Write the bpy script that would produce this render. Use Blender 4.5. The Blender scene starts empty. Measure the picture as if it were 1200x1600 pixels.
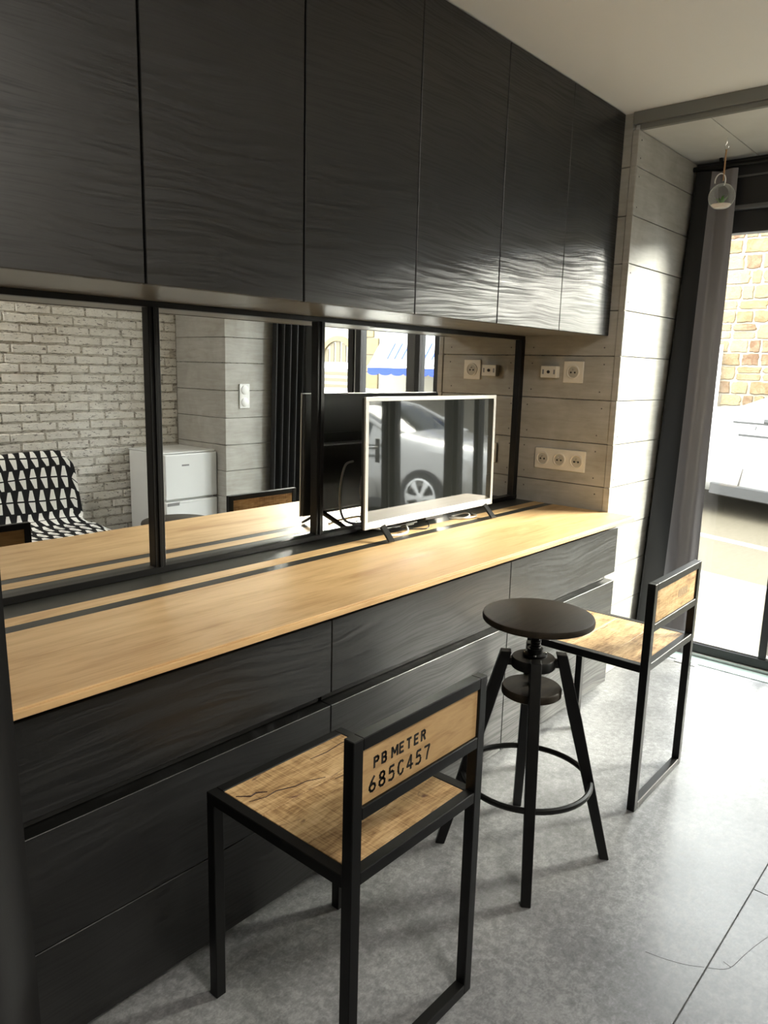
import bpy, bmesh, math, random
from mathutils import Vector, Matrix

# ------------------------------------------------------------------ scene, camera, light
scene = bpy.context.scene
COL = scene.collection
PI = math.pi

def camera_setup():
    yaw, pitch, roll = (math.radians(a) for a in (40.79572, -10.80048, 1.54419))
    cy, sy, cp, sp = math.cos(yaw), math.sin(yaw), math.cos(pitch), math.sin(pitch)
    fw = Vector((cy * cp, sy * cp, sp)); r = Vector((sy, -cy, 0)); u = r.cross(fw)
    c, s = math.cos(roll), math.sin(roll)
    R = c * r + s * u; U = -s * r + c * u
    cd = bpy.data.cameras.new('camera'); cam = bpy.data.objects.new('camera', cd); COL.objects.link(cam)
    m = Matrix((R, U, -fw)).transposed().to_4x4()
    m.translation = Vector((0.0, -1.8573, 1.3764))
    cam.matrix_world = m
    cd.sensor_fit = 'HORIZONTAL'; cd.sensor_width = 36.0; cd.lens = 1180.711 / 1200 * 36
    cd.clip_start = 0.02; cd.clip_end = 200
    scene.camera = cam
camera_setup()

scene.view_settings.view_transform = 'Standard'
scene.view_settings.look = 'None'
scene.view_settings.gamma = 1.0
scene.view_settings.use_curve_mapping = False
scene.view_settings.exposure = 3.72

world = bpy.data.worlds.new('world'); scene.world = world
world.use_nodes = True
bg = world.node_tree.nodes['Background']
bg.inputs['Color'].default_value = (0.98, 0.985, 1.0, 1)
bg.inputs['Strength'].default_value = 1.4

sun_d = bpy.data.lights.new('sun', 'SUN'); sun_d.energy = 2.9; sun_d.angle = math.radians(32.0)
sun_d.color = (1.0, 0.93, 0.80)
sun = bpy.data.objects.new('sun', sun_d); COL.objects.link(sun)
sun.rotation_euler = Vector((-0.74, 0.54, -0.40)).to_track_quat('-Z', 'Y').to_euler()
sun.location = (9, -7, 12)

# daylight sampling aid over the shop window: a portal gives off no light of its own
por = bpy.data.lights.new('window_portal', 'AREA'); por.shape = 'RECTANGLE'
por.size = 1.74; por.size_y = 2.05; por.cycles.is_portal = True
pob = bpy.data.objects.new('window_portal', por); COL.objects.link(pob)
pob.location = (3.86, -1.345, 1.02)
pob.rotation_euler = Vector((-1, 0, 0)).to_track_quat('-Z', 'Z').to_euler()

scene.cycles.max_bounces = 10
scene.cycles.diffuse_bounces = 6
scene.cycles.glossy_bounces = 6
scene.cycles.transparent_max_bounces = 16
scene.cycles.sample_clamp_indirect = 8.0
scene.cycles.caustics_reflective = False
scene.cycles.caustics_refractive = False

random.seed(7)

# ------------------------------------------------------------------ mesh helpers
class MB:
    """collects shapes (world or local coordinates) and links them as ONE mesh object"""
    def __init__(s): s.v = []; s.f = []; s.uv = None
    def add(s, vs, fs):
        n = len(s.v); s.v += [tuple(p) for p in vs]; s.f += [tuple(i + n for i in f) for f in fs]; return s
    def box(s, x0, x1, y0, y1, z0, z1):
        x0, x1 = sorted((x0, x1)); y0, y1 = sorted((y0, y1)); z0, z1 = sorted((z0, z1))
        return s.add([(x0,y0,z0),(x1,y0,z0),(x1,y1,z0),(x0,y1,z0),(x0,y0,z1),(x1,y0,z1),(x1,y1,z1),(x0,y1,z1)],
                     [(0,3,2,1),(4,5,6,7),(0,1,5,4),(1,2,6,5),(2,3,7,6),(3,0,4,7)])
    def bar(s, a, b, w, d, up=(0, 0, 1), w2=None, d2=None):
        """square bar from a to b, width w across, depth d"""
        a = Vector(a); b = Vector(b); t = (b - a).normalized(); up = Vector(up)
        if abs(t.dot(up)) > .98: up = Vector((0, 1, 0))
        sx = t.cross(up).normalized(); sy = sx.cross(t)
        w2 = w2 or w; d2 = d2 or d
        vs = []
        for p, ww, dd in ((a, w, d), (b, w2, d2)):
            for i, j in ((-1,-1),(1,-1),(1,1),(-1,1)): vs.append(p + sx * (i * ww / 2) + sy * (j * dd / 2))
        return s.add(vs, [(0,3,2,1),(4,5,6,7),(0,1,5,4),(1,2,6,5),(2,3,7,6),(3,0,4,7)])
    def tube(s, pts, r, n=8, closed=False):
        pts = [Vector(p) for p in pts]; m = len(pts); rs = r if isinstance(r, (list, tuple)) else [r] * m
        vs = []; ref = None
        for i, p in enumerate(pts):
            if closed: t = pts[(i + 1) % m] - pts[i - 1]
            else: t = pts[min(i + 1, m - 1)] - pts[max(i - 1, 0)]
            t.normalize()
            if ref is None:
                ref = Vector((0, 0, 1)) if abs(t.z) < .9 else Vector((1, 0, 0))
            a = (ref - t * ref.dot(t)).normalized(); b = t.cross(a); ref = a
            for k in range(n):
                g = 2 * PI * k / n; vs.append(p + a * (math.cos(g) * rs[i]) + b * (math.sin(g) * rs[i]))
        fs = []
        for i in range(m if closed else m - 1):
            j = (i + 1) % m
            for k in range(n):
                l = (k + 1) % n; fs.append((i*n+k, i*n+l, j*n+l, j*n+k))
        if not closed: fs += [tuple(range(n))[::-1], tuple((m-1)*n + k for k in range(n))]
        return s.add(vs, fs)
    def lathe(s, prof, c=(0, 0, 0), n=32, axis='z'):
        """prof: list of (r, h); caps closed when r is 0 at the ends"""
        vs = []; idx = []
        for r, h in prof:
            row = []
            if r < 1e-6: row = [len(vs)] * n; vs.append((0, 0, h))
            else:
                for k in range(n):
                    g = 2 * PI * k / n; row.append(len(vs)); vs.append((r * math.cos(g), r * math.sin(g), h))
            idx.append(row)
        fs = []
        for a, b in zip(idx, idx[1:]):
            for k in range(n):
                l = (k + 1) % n; q = [a[k], a[l], b[l], b[k]]; u = []
                for i in q:
                    if i not in u: u.append(i)
                if len(u) > 2: fs.append(tuple(u))
        if axis == 'x': vs = [(h, x, y) for x, y, h in vs]
        elif axis == 'y': vs = [(y, h, x) for x, y, h in vs]
        return s.add([(x + c[0], y + c[1], z + c[2]) for x, y, z in vs], fs)
    def prism(s, poly, d0, d1, axis='y'):
        """poly in the two other axes, extruded from d0 to d1"""
        n = len(poly)
        def mk(p, d):
            if axis == 'y': return (p[0], d, p[1])
            if axis == 'x': return (d, p[0], p[1])
            return (p[0], p[1], d)
        vs = [mk(p, d0) for p in poly] + [mk(p, d1) for p in poly]
        fs = [tuple(range(n)), tuple(range(2*n-1, n-1, -1))] + [(i, n+i, n+(i+1) % n, (i+1) % n) for i in range(n)]
        return s.add(vs, fs)
    def grid(s, fn, nu, nv, uv=False):
        n0 = len(s.v); vs = [fn(i / nu, j / nv) for j in range(nv + 1) for i in range(nu + 1)]
        fs = [(j*(nu+1)+i, j*(nu+1)+i+1, (j+1)*(nu+1)+i+1, (j+1)*(nu+1)+i) for j in range(nv) for i in range(nu)]
        return s.add(vs, fs)
    def mesh(s, name, bevel=0.0, smooth=False, seg=1, fixn=True):
        me = bpy.data.meshes.new(name); me.from_pydata(s.v, [], s.f); me.update()
        bm = bmesh.new(); bm.from_mesh(me)
        if fixn: bmesh.ops.recalc_face_normals(bm, faces=bm.faces)
        if bevel > 0:
            es = [e for e in bm.edges if len(e.link_faces) == 2 and e.calc_face_angle(0) > .5]
            bmesh.ops.bevel(bm, geom=es, offset=bevel, segments=seg, affect='EDGES', profile=.5)
        if smooth:
            for f in bm.faces: f.smooth = True
            for e in bm.edges:
                if len(e.link_faces) == 2 and e.calc_face_angle(0) > .7: e.smooth = False
        bm.to_mesh(me); bm.free(); me.update()
        return me

def spline(pts, n=8):
    P = [Vector(p) for p in pts]; P = [P[0]] + P + [P[-1]]; out = []
    for i in range(1, len(P) - 2):
        for k in range(n):
            t = k / n; a, b, c, d = P[i-1], P[i], P[i+1], P[i+2]
            out.append(.5 * ((2*b) + (c-a)*t + (2*a-5*b+4*c-d)*t*t + (3*b-a-3*c+d)*t**3))
    out.append(P[-2]); return out
def root_of(o):
    while o.parent: o = o.parent
    return o
def build(mb, name, mat, parent=None, bevel=0.0, smooth=False, seg=1, local=False, fixn=True):
    """link the collected shapes as one object; coordinates are world ones unless local is set"""
    if parent is not None:
        if not local:
            L = root_of(parent).location
            mb.v = [(x - L.x, y - L.y, z - L.z) for x, y, z in mb.v]
        loc = (0, 0, 0)
    else:
        xs, ys, zs = zip(*mb.v)
        loc = ((min(xs)+max(xs))/2, (min(ys)+max(ys))/2, min(zs))
        mb.v = [(x - loc[0], y - loc[1], z - loc[2]) for x, y, z in mb.v]
    o = bpy.data.objects.new(name, mb.mesh(name, bevel, smooth, seg, fixn)); COL.objects.link(o)
    o.location = loc
    if mat: o.data.materials.append(mat)
    if parent is not None: o.parent = parent
    return o
def tag(o, label=None, cat=None, group=None, kind=None):
    if label: o['label'] = label
    if cat: o['category'] = cat
    if group: o['group'] = group
    if kind: o['kind'] = kind
    return o
def thing(name, loc, label, cat, group=None):
    o = bpy.data.objects.new(name, None); COL.objects.link(o); o.location = loc; o.empty_display_size = .1
    return tag(o, label, cat, group)
def setting(name, loc=(0, 0, 0)):
    o = bpy.data.objects.new(name, None); COL.objects.link(o); o.location = loc; o.empty_display_size = .1
    o['kind'] = 'structure'; return o
def bx(name, mat, parent, x0, x1, y0, y1, z0, z1, bevel=0.0, **k):
    return build(MB().box(x0, x1, y0, y1, z0, z1), name, mat, parent, bevel, **k)
def structure(mb, name, mat, bevel=0.0):
    o = build(mb, name, mat, None, bevel); o['kind'] = 'structure'; return o

# ------------------------------------------------------------------ material helpers
class NT:
    def __init__(s, name):
        s.m = bpy.data.materials.new(name); s.m.use_nodes = True; s.t = s.m.node_tree; s.t.nodes.clear()
        s.out = s.n('ShaderNodeOutputMaterial')
    def n(s, typ, **kw):
        nd = s.t.nodes.new(typ)
        for k, v in kw.items(): setattr(nd, k, v)
        return nd
    def l(s, a, b): s.t.links.new(a, b)
    def set(s, sock, v):
        if isinstance(v, bpy.types.NodeSocket): s.l(v, sock)
        elif isinstance(v, (tuple, list)) and len(v) == 3 and sock.type == 'RGBA': sock.default_value = (*v, 1)
        else: sock.default_value = v
    def bsdf(s, color=(.5,.5,.5), rough=.5, metal=0.0, spec=.5, normal=None, **kw):
        b = s.n('ShaderNodeBsdfPrincipled')
        s.set(b.inputs['Base Color'], color); s.set(b.inputs['Roughness'], rough)
        s.set(b.inputs['Metallic'], metal); s.set(b.inputs['Specular IOR Level'], spec)
        if normal is not None: s.l(normal, b.inputs['Normal'])
        for k, v in kw.items(): s.set(b.inputs[k.replace('_', ' ')], v)
        s.l(b.outputs[0], s.out.inputs[0]); return b
    def pos(s): return s.n('ShaderNodeNewGeometry').outputs['Position']
    def obj(s): return s.n('ShaderNodeTexCoord').outputs['Object']
    def uvc(s): return s.n('ShaderNodeTexCoord').outputs['UV']
    def rnd(s): return s.n('ShaderNodeObjectInfo').outputs['Random']
    def mapn(s, vec, scale=(1,1,1), loc=(0,0,0), rot=(0,0,0)):
        m = s.n('ShaderNodeMapping'); s.l(vec, m.inputs[0])
        m.inputs['Scale'].default_value = scale; s.set(m.inputs['Location'], loc); m.inputs['Rotation'].default_value = rot
        return m.outputs[0]
    def noise(s, vec, scale=5, detail=4, rough=.5, dist=0.0, col=False):
        n = s.n('ShaderNodeTexNoise'); s.l(vec, n.inputs['Vector'])
        n.inputs['Scale'].default_value = scale; n.inputs['Detail'].default_value = detail
        n.inputs['Roughness'].default_value = rough; n.inputs['Distortion'].default_value = dist
        return n.outputs['Color' if col else 'Fac']
    def ramp(s, fac, stops, interp='LINEAR'):
        r = s.n('ShaderNodeValToRGB'); s.set(r.inputs[0], fac); cr = r.color_ramp; cr.interpolation = interp
        while len(cr.elements) > 1: cr.elements.remove(cr.elements[-1])
        for i, (p, c) in enumerate(stops):
            e = cr.elements[0] if i == 0 else cr.elements.new(p)
            e.position = p; c = (c, c, c) if isinstance(c, (int, float)) else c; e.color = (*c, 1)
        return r.outputs[0]
    def math(s, op, a, b=0.0, c=0.0):
        m = s.n('ShaderNodeMath', operation=op); s.set(m.inputs[0], a); s.set(m.inputs[1], b); s.set(m.inputs[2], c); return m.outputs[0]
    def mix(s, fac, a, b, blend='MIX'):
        m = s.n('ShaderNodeMix', data_type='RGBA', blend_type=blend)
        s.set(m.inputs[0], fac); s.set(m.inputs[6], a); s.set(m.inputs[7], b); return m.outputs[2]
    def bump(s, h, strength=.3, dist=.002):
        b = s.n('ShaderNodeBump'); s.set(b.inputs['Height'], h); b.inputs['Strength'].default_value = strength
        b.inputs['Distance'].default_value = dist; return b.outputs[0]
    def sep(s, v):
        x = s.n('ShaderNodeSeparateXYZ'); s.l(v, x.inputs[0]); return x.outputs

def plain(name, color, rough=.5, metal=0.0, spec=.5, **kw):
    t = NT(name); t.bsdf(color, rough, metal, spec, **kw); return t.m

def m_black_wood():
    t = NT('black_wood'); p = t.pos()
    w = t.noise(t.mapn(p, (1.0, 1, 2.2)), 1.3, 2, .45)                       # slow waviness of the figure
    sx = t.sep(p); z2 = t.math('ADD', sx[2], t.math('MULTIPLY', w, .16))
    cb = t.n('ShaderNodeCombineXYZ'); t.set(cb.inputs[0], t.math('MULTIPLY', sx[0], 1.3)); t.set(cb.inputs[1], sx[1]); t.set(cb.inputs[2], t.math('MULTIPLY', z2, 62))
    g = t.noise(cb.outputs[0], 3.0, 5, .62, .4)
    fine = t.noise(t.mapn(p, (6, 6, 260)), 3, 2, .5)
    h = t.math('ADD', g, t.math('MULTIPLY', fine, .3))
    col = t.ramp(g, [(.35, (.0016, .0016, .0015)), (.65, (.0052, .005, .0046))])
    ro = t.ramp(g, [(.38, .60), (.60, .33)])
    t.bsdf(col, ro, 0, .5, t.bump(h, .11, .0010), IOR=1.64); return t.m
def m_oak(name, dark, light, scale=(1.3, 9, 9), rough=.33, objc=False, wav=.5, spec=.35):
    t = NT(name); p = t.obj() if objc else t.pos()
    a = t.noise(t.mapn(p, scale), 2.2, 6, .6, wav)
    b = t.noise(t.mapn(p, (scale[0]*2.2, scale[1]*9, scale[2]*9)), 2.5, 3, .55)
    c = t.noise(t.mapn(p, (.9, 2.2, 2.2)), 2.0, 3, .5, 1.0)
    f = t.math('ADD', t.math('MULTIPLY', a, .55), t.math('ADD', t.math('MULTIPLY', b, .2), t.math('MULTIPLY', c, .25)))
    col = t.ramp(f, [(.32, dark), (.50, tuple((u*.35+v*.65) for u, v in zip(dark, light))), (.66, light)])
    t.bsdf(col, rough, 0, spec, t.bump(b, .08, .0006)); return t.m
def m_saw_wood():
    """rough sawn plank: grain along x, saw marks across, dark knots"""
    t = NT('sawn_mango_wood'); p = t.obj(); r = t.rnd()
    off = t.n('ShaderNodeCombineXYZ'); t.set(off.inputs[0], t.math('MULTIPLY', r, 7)); t.set(off.inputs[1], t.math('MULTIPLY', r, 13))
    q = t.mapn(p, (1, 1, 1), off.outputs[0])
    a = t.noise(t.mapn(q, (4, 26, 26)), 2, 6, .65, .8)
    saw = t.noise(t.mapn(q, (150, 5, 5)), 2, 2, .6)
    saw2 = t.noise(t.mapn(q, (14, 120, 120)), 2, 3, .6)
    c = t.noise(t.mapn(q, (3, 5, 5)), 2, 3, .5, .6)
    f = t.math('ADD', t.math('MULTIPLY', a, .36), t.math('ADD', t.math('MULTIPLY', t.math('ADD', saw, saw2), .2), t.math('MULTIPLY', c, .24)))
    col = t.ramp(f, [(.38, (.13, .065, .025)), (.455, (.34, .20, .085)), (.53, (.56, .37, .18)), (.63, (.72, .52, .30))])
    kn = t.noise(t.mapn(q, (5, 14, 14)), 1.6, 4, .6, 1.2)
    col = t.mix(t.ramp(kn, [(.62, 0.0), (.70, .9)]), col, (.09, .028, .014))
    h = t.math('ADD', t.math('ADD', saw, saw2), t.math('MULTIPLY', a, .7))
    t.bsdf(col, .55, 0, .4, t.bump(h, .35, .0009)); return t.m
def m_plank(name='grey_painted_plank', k=1.0):
    t = NT(name); p = t.pos(); r = t.rnd()
    a = t.noise(t.mapn(p, (2.2, 2.2, 16)), 2.5, 5, .6, .6)
    b = t.noise(p, 5.5, 4, .6, .8)
    base = t.ramp(t.math('ADD', t.math('MULTIPLY', a, .5), t.math('MULTIPLY', b, .5)), [(.34, (.335, .318, .275)), (.52, (.42, .408, .37)), (.66, (.49, .48, .45))])
    col = t.mix(t.math('MULTIPLY', r, .16), base, (.33, .32, .29))
    col = t.mix(t.ramp(t.noise(p, 2.3, 5, .6), [(.62, 0.0), (.72, .35)]), col, (.55, .54, .51))
    if k != 1.0: col = t.mix(k, col, (.86, .86, .84))  # whitened copy for the bay ceiling, its strong light put into the colour
    t.bsdf(col, .55, 0, .4, t.bump(t.math('ADD', a, b), .2, .0015)); return t.m
def m_floor():
    t = NT('grey_floor_vinyl'); p = t.pos()
    a = t.noise(p, 3.0, 6, .62, .3); b = t.noise(p, 46, 5, .7, .4); c = t.noise(t.mapn(p, (1, 1.5, 1)), 130, 2, .6)
    f = t.math('ADD', t.math('MULTIPLY', a, .35), t.math('ADD', t.math('MULTIPLY', b, .45), t.math('MULTIPLY', c, .2)))
    col = t.ramp(f, [(.38, (.105, .105, .109)), (.5, (.185, .186, .191)), (.62, (.31, .311, .315))])
    ro = t.ramp(b, [(.3, .30), (.7, .42)])
    t.bsdf(col, ro, 0, .5, t.bump(t.math('ADD', b, c), .12, .0008)); return t.m
def m_white_brick():
    t = NT('whitewashed_brick'); p = t.pos(); r = t.rnd()
    a = t.noise(p, 13, 5, .65, .5); b = t.noise(t.mapn(p, (22, 22, 60)), 1.6, 4, .6, 1.0); e = t.noise(p, 70, 3, .6)
    col = t.ramp(a, [(.3, (.70, .675, .615)), (.55, (.83, .805, .745)), (.75, (.88, .865, .82))])
    col = t.mix(t.math('MULTIPLY', r, .25), col, (.60, .57, .52))
    col = t.mix(t.ramp(b, [(.585, 0.0), (.65, .85)]), col, (.12, .105, .09))
    t.bsdf(col, .75, 0, .25, t.bump(t.math('ADD', a, e), .4, .004)); return t.m
def m_mortar():
    t = NT('mortar'); p = t.pos(); a = t.noise(t.mapn(p, (14, 14, 40)), 2, 5, .65, .6)
    col = t.ramp(a, [(.36, (.20, .18, .155)), (.46, (.50, .47, .415)), (.60, (.66, .63, .57))])
    t.bsdf(col, .85, 0, .2, t.bump(a, .3, .004)); return t.m
def m_ceiling():
    t = NT('ceiling_paint'); p = t.pos(); a = t.noise(p, 60, 4, .6)
    t.bsdf((.88, .87, .84), .8, 0, .2, t.bump(a, .12, .002)); return t.m
def m_fabric(name, col, rough=.75, sheen=.3):
    t = NT(name); p = t.obj(); a = t.noise(t.mapn(p, (30, 30, 8)), 4, 3, .6)
    t.bsdf(col, rough, 0, .35, t.bump(a, .15, .001), Sheen_Weight=sheen); return t.m
def m_pane(name, tint=(1, 1, 1), refl=.07):
    t = NT(name)
    tr = t.n('ShaderNodeBsdfTransparent'); t.set(tr.inputs[0], tint)
    gl = t.n('ShaderNodeBsdfGlossy'); gl.inputs['Roughness'].default_value = 0.0
    lw = t.n('ShaderNodeLayerWeight'); lw.inputs['Blend'].default_value = .5
    fr = t.math('ADD', refl*.4, t.math('MULTIPLY', t.math('POWER', lw.outputs['Facing'], 4.0), .6))   # Schlick reflectance of one face
    mx = t.n('ShaderNodeMixShader'); t.l(fr, mx.inputs[0]); t.l(tr.outputs[0], mx.inputs[1]); t.l(gl.outputs[0], mx.inputs[2])
    t.l(mx.outputs[0], t.out.inputs[0]); return t.m
def m_orb():
    t = NT('orb_glass'); tr = t.n('ShaderNodeBsdfTransparent'); t.set(tr.inputs[0], (.93, .95, .94))
    b = t.n('ShaderNodeBsdfPrincipled'); t.set(b.inputs['Base Color'], (.86, .88, .86)); b.inputs['Roughness'].default_value = .08
    lw = t.n('ShaderNodeLayerWeight'); lw.inputs['Blend'].default_value = .5
    f = t.math('ADD', .07, t.math('MULTIPLY', t.math('POWER', lw.outputs['Facing'], 3.0), .75))  # white towards the edge paints the rim reflection onto the glass
    mx = t.n('ShaderNodeMixShader'); t.l(f, mx.inputs[0]); t.l(tr.outputs[0], mx.inputs[1]); t.l(b.outputs[0], mx.inputs[2])
    t.l(mx.outputs[0], t.out.inputs[0]); return t.m
def m_stone():
    t = NT('rubble_stone'); p = t.pos(); r = t.rnd()
    a = t.noise(p, 9, 6, .68, .6); b = t.noise(p, 42, 4, .6)
    base = t.ramp(r, [(0, (.095, .060, .028)), (.2, (.15, .108, .055)), (.45, (.12, .085, .046)), (.7, (.165, .125, .07)), (.85, (.10, .062, .034)), (1, (.072, .036, .020))])
    col = t.mix(t.ramp(a, [(.40, 0.0), (.70, .55)]), base, (.185, .15, .097))
    t.bsdf(col, .85, 0, .2, t.bump(t.math('ADD', a, b), .6, .012)); return t.m
def m_stone_far():
    t = NT('far_stone_wall'); p = t.pos()
    br = t.n('ShaderNodeTexBrick'); t.l(t.mapn(p, (1, 1, 1), (0, 0, 0), (PI/2, 0, PI/2)), br.inputs[0])
    for k, v in dict(Color1=(.15, .11, .06, 1), Color2=(.11, .082, .048, 1), Mortar=(.19, .165, .12, 1)).items(): br.inputs[k].default_value = v
    br.inputs['Scale'].default_value = 2.3; br.inputs['Mortar Size'].default_value = .03
    t.bsdf(br.outputs[0], .85, 0, .2); return t.m
def m_street(name, c0, c1, sc=20):
    t = NT(name); p = t.pos(); a = t.noise(p, sc, 5, .7); b = t.noise(p, 1.3, 3, .5)
    col = t.mix(t.math('ADD', t.math('MULTIPLY', a, .7), t.math('MULTIPLY', b, .3)), c0, c1)
    t.bsdf(col, .85, 0, .2, t.bump(a, .3, .004)); return t.m
def m_pattern():
    """printed cotton: rows of white trapezoids on black, mirrored row by row (UV in metres)"""
    t = NT('black_white_print'); u = t.sep(t.uvc())
    rw, rh = .062, .064
    row = t.math('FLOOR', t.math('DIVIDE', u[1], rh)); v = t.math('FRACT', t.math('DIVIDE', u[1], rh))
    odd = t.math('MODULO', t.math('ABSOLUTE', row), 2.0)
    vv = t.math('ADD', t.math('MULTIPLY', odd, v), t.math('MULTIPLY', t.math('SUBTRACT', 1.0, odd), t.math('SUBTRACT', 1.0, v)))
    pair = t.math('FLOOR', t.math('DIVIDE', t.math('ADD', row, 1.0), 2.0))
    sh = t.math('MULTIPLY', t.math('MODULO', t.math('ABSOLUTE', pair), 2.0), .5)
    c = t.math('SUBTRACT', t.math('FRACT', t.math('ADD', t.math('DIVIDE', u[0], rw), sh)), .5)
    hw = t.math('ADD', .11, t.math('MULTIPLY', vv, .21))
    ins = t.math('LESS_THAN', t.math('ABSOLUTE', t.math('ADD', c, t.math('MULTIPLY', t.math('SUBTRACT', vv, .5), .12))), hw)
    band = t.math('LESS_THAN', t.math('ABSOLUTE', t.math('SUBTRACT', v, .5)), .43)
    col = t.mix(t.math('MULTIPLY', ins, band), (.010, .010, .011), (.80, .79, .75))
    t.bsdf(col, .85, 0, .2); return t.m

def m_glow(name, col, strength):
    t = NT(name); e = t.n('ShaderNodeEmission'); t.set(e.inputs[0], col); e.inputs[1].default_value = strength
    t.l(e.outputs[0], t.out.inputs[0]); return t.m

M = dict(
    black_wood=m_black_wood(),
    oak=m_oak('oak_laminate', (.40, .215, .082), (.73, .50, .25), rough=.50),
    inlay=plain('dark_inlay', (.028, .028, .024), .38),
    saw=m_saw_wood(),
    back_wood=m_oak('pale_mango_wood', (.34, .20, .085), (.58, .39, .19), (6, 34, 34), .5, True, .7),
    plank=m_plank(), lit_plank=m_plank('lit_painted_plank', .5), floor=m_floor(), brick=m_white_brick(), mortar=m_mortar(), ceiling=m_ceiling(),
    metal=plain('black_steel', (.0035, .0035, .0034), .42, 0.0, .28),
    frame=plain('black_frame', (.004, .004, .004), .35, 0.0, .3),
    win=plain('black_window_frame', (.016, .016, .017), .45, 0.0, .5),
    wingrey=plain('grey_window_frame', (.10, .10, .10), .4, 0.0, .5),
    alu=plain('brushed_aluminium', (.62, .62, .60), .35, 0.9, .5),
    mirror=plain('mirror_silver', (.90, .905, .89), .0, 1.0, .5),
    carcass=plain('dark_carcass', (.006, .006, .0057), .30, 0.0, .6),
    under=plain('grey_underside', (.20, .195, .175), .32, 0.0, .5),
    channel=plain('grip_channel', (.035, .035, .034), .45, 0.2, .5),
    beam=plain('grey_beam_paint', (.20, .20, .185), .6, 0.0, .3),
    plaster=plain('white_plaster', (.80, .79, .76), .85, 0.0, .2),
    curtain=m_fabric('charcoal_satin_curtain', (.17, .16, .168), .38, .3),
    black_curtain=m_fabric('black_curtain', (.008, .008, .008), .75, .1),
    socket=plain('cream_socket_plastic', (.78, .74, .65), .4),
    socket_in=plain('shaded_socket_plastic', (.50, .47, .40), .5),  # darker cream: shade of the socket wells put into the colour
    hole=plain('dark_hole', (.01, .01, .01), .6),
    chrome=plain('chrome', (.75, .75, .75), .15, 1.0),
    white=plain('white_enamel', (.80, .81, .80), .30),
    white_pl=plain('white_plastic', (.80, .80, .78), .4),
    grey_pl=plain('grey_plastic', (.25, .25, .25), .45),
    bezel=plain('silver_white_bezel', (.50, .49, .465), .32, .2),
    tvback=plain('black_tv_plastic', (.010, .010, .010), .45),
    screen=plain('tv_screen_glass', (.012, .013, .012), .03, 0.0, .5, IOR=1.8),
    stoolseat=m_oak('black_brown_seat', (.006, .0045, .003), (.026, .019, .012), (5, 30, 30), .5, True, .5, .18),
    glass=m_pane('window_glass', (.96, .985, .975)),
    orb=m_orb(),
    pattern=m_pattern(),
    jute=plain('jute_cord', (.42, .25, .13), .9),
    sand=plain('pale_sand', (.62, .50, .42), .95),
    leaf=plain('green_leaf', (.08, .22, .03), .6),
    ink=plain('black_stencil_ink', (.012, .011, .010), .6),
    faded=plain('faded_stencil_ink', (.24, .17, .10), .7),
    scr=plain('floor_scratch', (.075, .075, .077), .7),
    nail=plain('nail_head', (.09, .085, .08), .6),
    stone=m_stone(), stone_far=m_stone_far(),
    joint=m_street('lime_joint', (.18, .155, .115), (.23, .205, .16), 30),
    road=m_street('sunlit_road', (.045, .038, .025), (.088, .075, .052), 26),
    pave=m_street('pavement_concrete', (.082, .070, .047), (.120, .105, .075), 30),
    kerbm=m_street('granite_kerb', (.15, .147, .138), (.20, .195, .185), 40),
    facade=m_street('pale_render', (.17, .155, .125), (.21, .195, .16), 8),
    quoin=m_street('quoin_stone', (.12, .09, .045), (.17, .135, .08), 9),
    paint=plain('white_car_paint', (.27, .265, .25), .25, 0.0, .5, Coat_Weight=.6),
    carglass=plain('car_window_glass', (.008, .012, .011), .05, 0.0, .3),
    tyre=plain('tyre_rubber', (.018, .018, .018), .8),
    trimblk=plain('grey_car_trim', (.014, .0135, .0125), .6),
    lamp=plain('car_headlamp', (.22, .23, .24), .12, .3),
    awn_white=plain('white_awning_cloth', (.30, .30, .30), .85),
    awn_blue=plain('blue_awning_cloth', (.004, .022, .17), .85),
    louvre=plain('cream_louvre', (.22, .205, .17), .6),
    shade_wood=plain('beige_shutter', (.085, .068, .04), .7),
)

# ------------------------------------------------------------------ key dimensions (metres)
XP = 3.095          # inner face of the piers beside the window bay
XW = 3.777          # plane of the shop window
YN = -.4785         # near niche wall
YF = -2.21          # far niche wall
YB = -2.76          # brick wall
ZC = 2.402          # ceiling
ZT = .783           # worktop

# ------------------------------------------------------------------ floor
fl = structure(MB().box(-2.7, 3.80, YB - .1, .15, -.06, -.004), 'floor', plain('floor_joint', (.10, .10, .10), .7))
def tile(x0, x1, y0, y1):
    g = .0012
    bx('tile', M['floor'], fl, x0 + g, x1 - g, y0 + g, y1 - g, -.005, 0.0, .0008)
J = -1.438
for a, b in ((-2.7, -1.6), (-1.6, .30), (.30, 3.74)): tile(a, b, J, .12)
for a, b in ((-2.7, -1.64), (-1.64, -.40), (-.40, .837), (.837, 2.077), (2.077, 3.315), (3.315, 3.74)): tile(a, b, YB, J)
bx('reflection_strip', plain('pale_green_reflection', (.42, .52, .47), .35), fl, 3.64, 3.735, YF, YN, .0, .0035, .001)  # pale green strip paints a reflection lying along the window on the floor

def scratch(pts):
    build(MB().tube(spline([(x, y, .0) for x, y in pts], 5), .0007, 4), 'scratch', M['scr'], fl)
scratch([(1.650, -1.310), (1.660, -1.355), (1.676, -1.398), (1.698, -1.433)])
scratch([(1.702, -1.440), (1.722, -1.468), (1.746, -1.482), (1.80, -1.492), (1.86, -1.505), (1.93, -1.524)])
scratch([(1.748, -1.462), (1.742, -1.480)])
fp = thing('floor_plate', (3.60, -.70, 0), 'small metal floor plate at the foot of the window curtain', 'floor plate')
bx('plate', M['alu'], fp, 3.60, 3.635, -.755, -.655, .0, .004, .001)
build(MB().lathe([(.010, .004), (.014, .004), (.014, .006), (.010, .006)], (3.6175, -.72, 0), 16), 'ring', M['chrome'], fp)

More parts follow.
